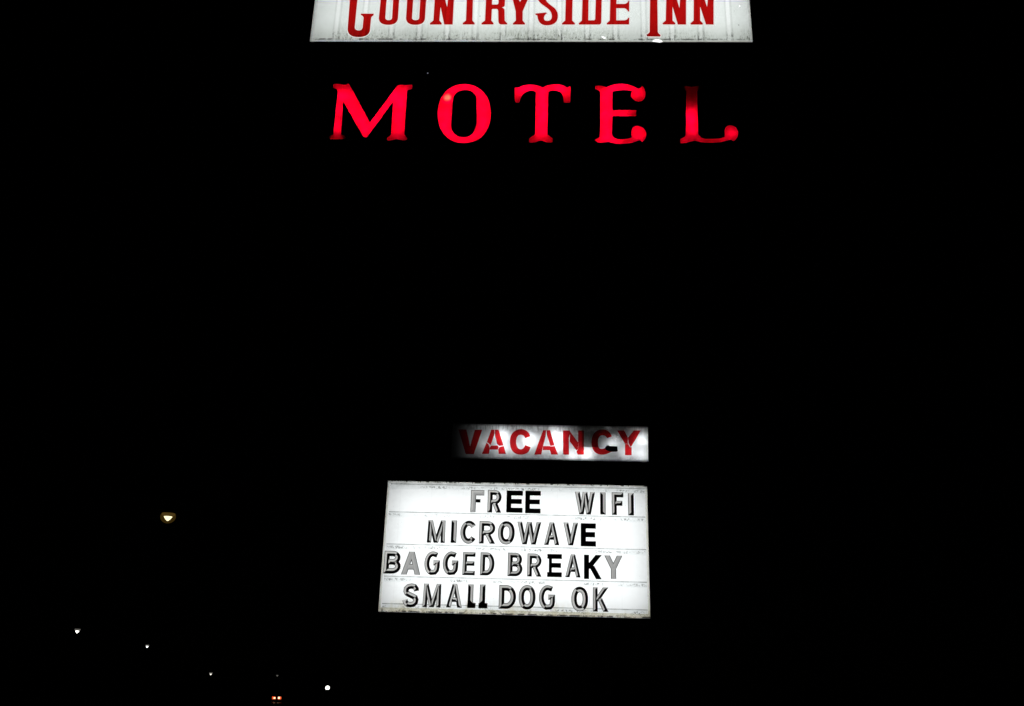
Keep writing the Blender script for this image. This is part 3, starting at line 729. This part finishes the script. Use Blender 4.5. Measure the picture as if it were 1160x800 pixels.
for u in (-3.5, 3.5): mb.quad(*[roadpt(a, b_, .008) for a, b_ in ((u - .06, 0), (u + .06, 0), (u + .06, 1800), (u - .06, 1800))])
tag(mb.build('road_marking', WHITEP), kind='structure')

def street_lamp(pos, label, lens_mat, glow_mat, sz, armdir, halo, lens_h):
    """galvanised pole, curved arm, cobra head with a dropped lens; pos is the lens centre"""
    arm = 2.0
    base = Vector((pos.x, pos.y, 0)) - armdir * arm
    root = thing('street_lamp', label, 'street lamp', base, 0, 'street lamps along the road')
    a = armdir * arm; h = pos.z + .12
    mb = MB(); mb.tube([(0, 0, 0), (0, 0, .5), (0, 0, h - .7)], [.13, .10, .06]); mb.build('pole', STEEL, root)
    mb = MB(); mb.tube([(0, 0, h - .75), tuple(a * .2 + Vector((0, 0, h - .25))), tuple(a * .55 + Vector((0, 0, h))), tuple(a * .95 + Vector((0, 0, h + .05)))], [.05, .045, .04, .04]); mb.build('arm', STEEL, root)
    hd = MB(); hd.lathe([(.02, .22), (sz * .7, .17), (sz * 1.0, .08), (sz * 1.05, .0)], c=(a.x, a.y, pos.z), sx=1.1); 
    hd.build('lamp_head', STEEL, root, True)
    ln = MB(); ln.lathe([(sz * 1.22, -.004), (sz * 1.20, -lens_h * .25), (sz * .9, -lens_h * .45)][::-1], c=(a.x, a.y, pos.z), sx=1.1)
    ln.build('halo_rim', glow_mat, root, True)  # self-lit rim that paints the glow around the lens
    ln = MB(); ln.lathe([(sz * .98, -lens_h * .04), (sz * .88, -lens_h * .36), (sz * .5, -lens_h * .8), (sz * .12, -lens_h * 1.05)][::-1], c=(a.x, a.y, pos.z), sx=1.1)
    ln.build('lens', lens_mat, root, True)
    if halo:
        ln = MB(); ln.lathe([(sz * 1.4 * math.sin(R(q)) + .002, -lens_h * .45 - lens_h * .95 * math.cos(R(q))) for q in range(0, 125, 12)], c=(a.x, a.y, pos.z), sx=1.15)
        ln.build('halo_shell', halo, root, True)
    return root
WARMHOT = glow('warm_lamp_core', (1, .86, .50), 1.7); WARMDIM = glow('warm_lamp_lens', (1, .62, .18), .45)
WHITEHOT = glow('white_lamp_core', (1, .97, .92), 3.0); WHITEDIM = glow('white_lamp_lens', (1, .93, .82), 1.3)
COOLHOT = glow('cool_lamp_core', (.95, 1, 1), 3.0); FAINT = glow('faint_lamp_lens', (1, .95, .85), .10)
def halo_glow(name, col, k):
    t = NT(name); e_ = t.n('Emission'); t.set(e_.inputs[0], col); e_.inputs[1].default_value = k
    a_ = t.n('BsdfTransparent'); s_ = t.n('AddShader'); t.t.links.new(a_.outputs[0], s_.inputs[0]); t.t.links.new(e_.outputs[0], s_.inputs[1])
    return t.done(s_.outputs[0])
AMBERHALO = halo_glow('painted_amber_halo', (1, .58, .10), .016)  # see-through amber shell added to paint the glow around the lamp
street_lamp(gpt(191, 581.8, 8.2), 'near street lamp with a large warm yellow glow, high above the others', WARMHOT, glow('amber_halo_rim', (1, .6, .15), .05), .185, rn, AMBERHALO, .28)
street_lamp(lampA, 'small white street lamp farthest from the signs, far left', WHITEHOT, FAINT, .25, rn, None, .48)
street_lamp(lampB, 'small white street lamp, second along the descending row of lights', COOLHOT, FAINT, .22, rn, None, .42)
street_lamp(lampC, 'tiny yellowish street lamp, third along the descending row of lights', WHITEDIM, FAINT, .48, rn, None, .95)
street_lamp(gpt(314.2, 764.8, 8.2), 'barely visible dim street lamp above the red tail lights', FAINT, FAINT, .32, rn, None, .6)

# bright yard lamp on a short post
yp = at_dist(371, 779.4, 85)
yl = thing('yard_lamp', 'bright white globe lamp on a short post, right of the tail lights', 'lamp', Vector((yp.x, yp.y, 0)))
mb = MB(); mb.tube([(0, 0, 0), (0, 0, .25), (0, 0, yp.z - .17)], [.11, .06, .05]); mb.build('post', STEEL, yl)
mb = MB(); mb.lathe([(.02, -.20), (.12, -.19), (.14, -.13)], c=(0, 0, yp.z)); mb.build('collar', STEEL, yl)
mb = MB(); mb.lathe([(.185 * math.sin(R(a)) + .001, -.185 * math.cos(R(a))) for a in range(35, 181, 12)], c=(0, 0, yp.z)); mb.build('globe', glow('white_globe_glass', (1, 1, .92), 2.2), yl, True)

# car seen from behind, tail lights on
car = thing('car', 'distant dark car with glowing red tail lights seen from behind', 'car', Vector((car_p.x, car_p.y, .0)), -ra)
CARP = paint('dark_car_paint', (.02, .02, .025), .3); GLASS = paint('dark_car_glass', (.01, .012, .014), .1); TYRE = paint('tyre_rubber', (.015, .015, .015), .9)
def loft(secs):
    """cross sections (y, half width low, half width high, z low, z high) -> smooth hull"""
    mb = MB(); vs = []; fs = []
    for (yy, wl, wh, zl, zh) in secs:
        ring = [(-wl * .9, zl), (-wl, zl + .15 * (zh - zl)), (-wl, zl + .6 * (zh - zl)), (-wh, zh - .08 * (zh - zl)), (-wh * .85, zh), (wh * .85, zh), (wh, zh - .08 * (zh - zl)), (wl, zl + .6 * (zh - zl)), (wl, zl + .15 * (zh - zl)), (wl * .9, zl)]
        vs += [(a, yy, b) for a, b in ring]
    n = 10
    for i in range(len(secs) - 1):
        for k in range(n): fs.append((i * n + k, i * n + (k + 1) % n, (i + 1) * n + (k + 1) % n, (i + 1) * n + k))
    fs.append(tuple(range(n))); fs.append(tuple((len(secs) - 1) * n + k for k in range(n))[::-1])
    mb.add(vs, fs); return mb
loft([(0, .80, .74, .34, .86), (.12, .88, .80, .26, .96), (.9, .90, .82, .22, .98), (2.6, .90, .82, .22, .95), (3.9, .88, .80, .24, .86), (4.4, .78, .70, .32, .70)]).build('body', CARP, car, True)
loft([(.45, .80, .74, .93, .98), (1.1, .78, .62, .95, 1.40), (2.3, .78, .62, .94, 1.43), (3.1, .80, .74, .92, .97)]).build('cabin', GLASS, car, True)
for xx in (-.8, .8):
    for yy in (.85, 3.5):
        mb = MB(); mb.tube([(xx - .1, yy, .32), (xx + .1, yy, .32)], .32, 20); w_ = mb.build('wheel', TYRE, car)
        mb = MB(); mb.tube([(xx - .108, yy, .32), (xx + .108, yy, .32)], .19, 16); mb.build('rim', STEEL, w_)
TAIL = glow('tail_light_red', (1, .10, .02), 1.0); TAILHOT = glow('tail_light_core', (1, .62, .35), 2.6)
for s_ in (-1, 1):
    mb = MB(); mb.box(s_ * .48 - .28, s_ * .48 + .28, -.03, .06, .48, .90); tl = mb.build('tail_light', TAIL, car)
    mb = MB(); mb.box(s_ * .37 - .15, s_ * .37 + .15, -.05, -.028, .56, .82 + .05 * s_); mb.build('bulb', TAILHOT, tl)
mb = MB(); mb.box(-.20, .20, -.02, .02, .40, .47); mb.build('licence_plate', CARP, car)

# a lone faint star above the lit letters
sp = CAM + ray(484.6, 83).normalized() * 2500
mb = MB(); mb.lathe([(1.7 * math.sin(R(a)) + .001, -1.7 * math.cos(R(a))) for a in range(0, 181, 30)], n=10)
o = mb.build('star', glow('starlight', (.8, .9, 1), .22)); o.location = sp
tag(o, 'single faint star just above the gap between red M and O', 'star')

# ================================================================== light: night sky and a trace of moon
w = bpy.data.worlds.new('World'); SC.world = w; w.use_nodes = True
nt = w.node_tree; bg = nt.nodes['Background']
sky = nt.nodes.new('ShaderNodeTexSky'); sky.sky_type = 'NISHITA'; sky.sun_disc = False
sky.sun_elevation = R(25); sky.sun_rotation = R(200)
nt.links.new(sky.outputs[0], bg.inputs[0]); bg.inputs[1].default_value = .000012
sl = bpy.data.lights.new('moon', 'SUN'); sl.energy = .002; sl.angle = R(.5); sl.color = (.9, .95, 1)
so_ = bpy.data.objects.new('moon', sl); COL.objects.link(so_); so_.rotation_euler = (R(65), 0, R(-20)); so_.location = (0, -20, 20)

SC.view_settings.view_transform = 'Standard'; SC.view_settings.look = 'None'
SC.view_settings.exposure = 0; SC.view_settings.gamma = 1; SC.view_settings.use_curve_mapping = False
cy = SC.cycles
cy.max_bounces = 8; cy.diffuse_bounces = 4; cy.transparent_max_bounces = 12; cy.transmission_bounces = 6
cy.caustics_reflective = False; cy.caustics_refractive = False
cy.sample_clamp_indirect = 0
cy.use_denoising = True; cy.denoiser = 'OPENIMAGEDENOISE'; cy.denoising_prefilter = 'ACCURATE'; cy.denoising_input_passes = 'RGB_ALBEDO_NORMAL'
cy.use_adaptive_sampling = False
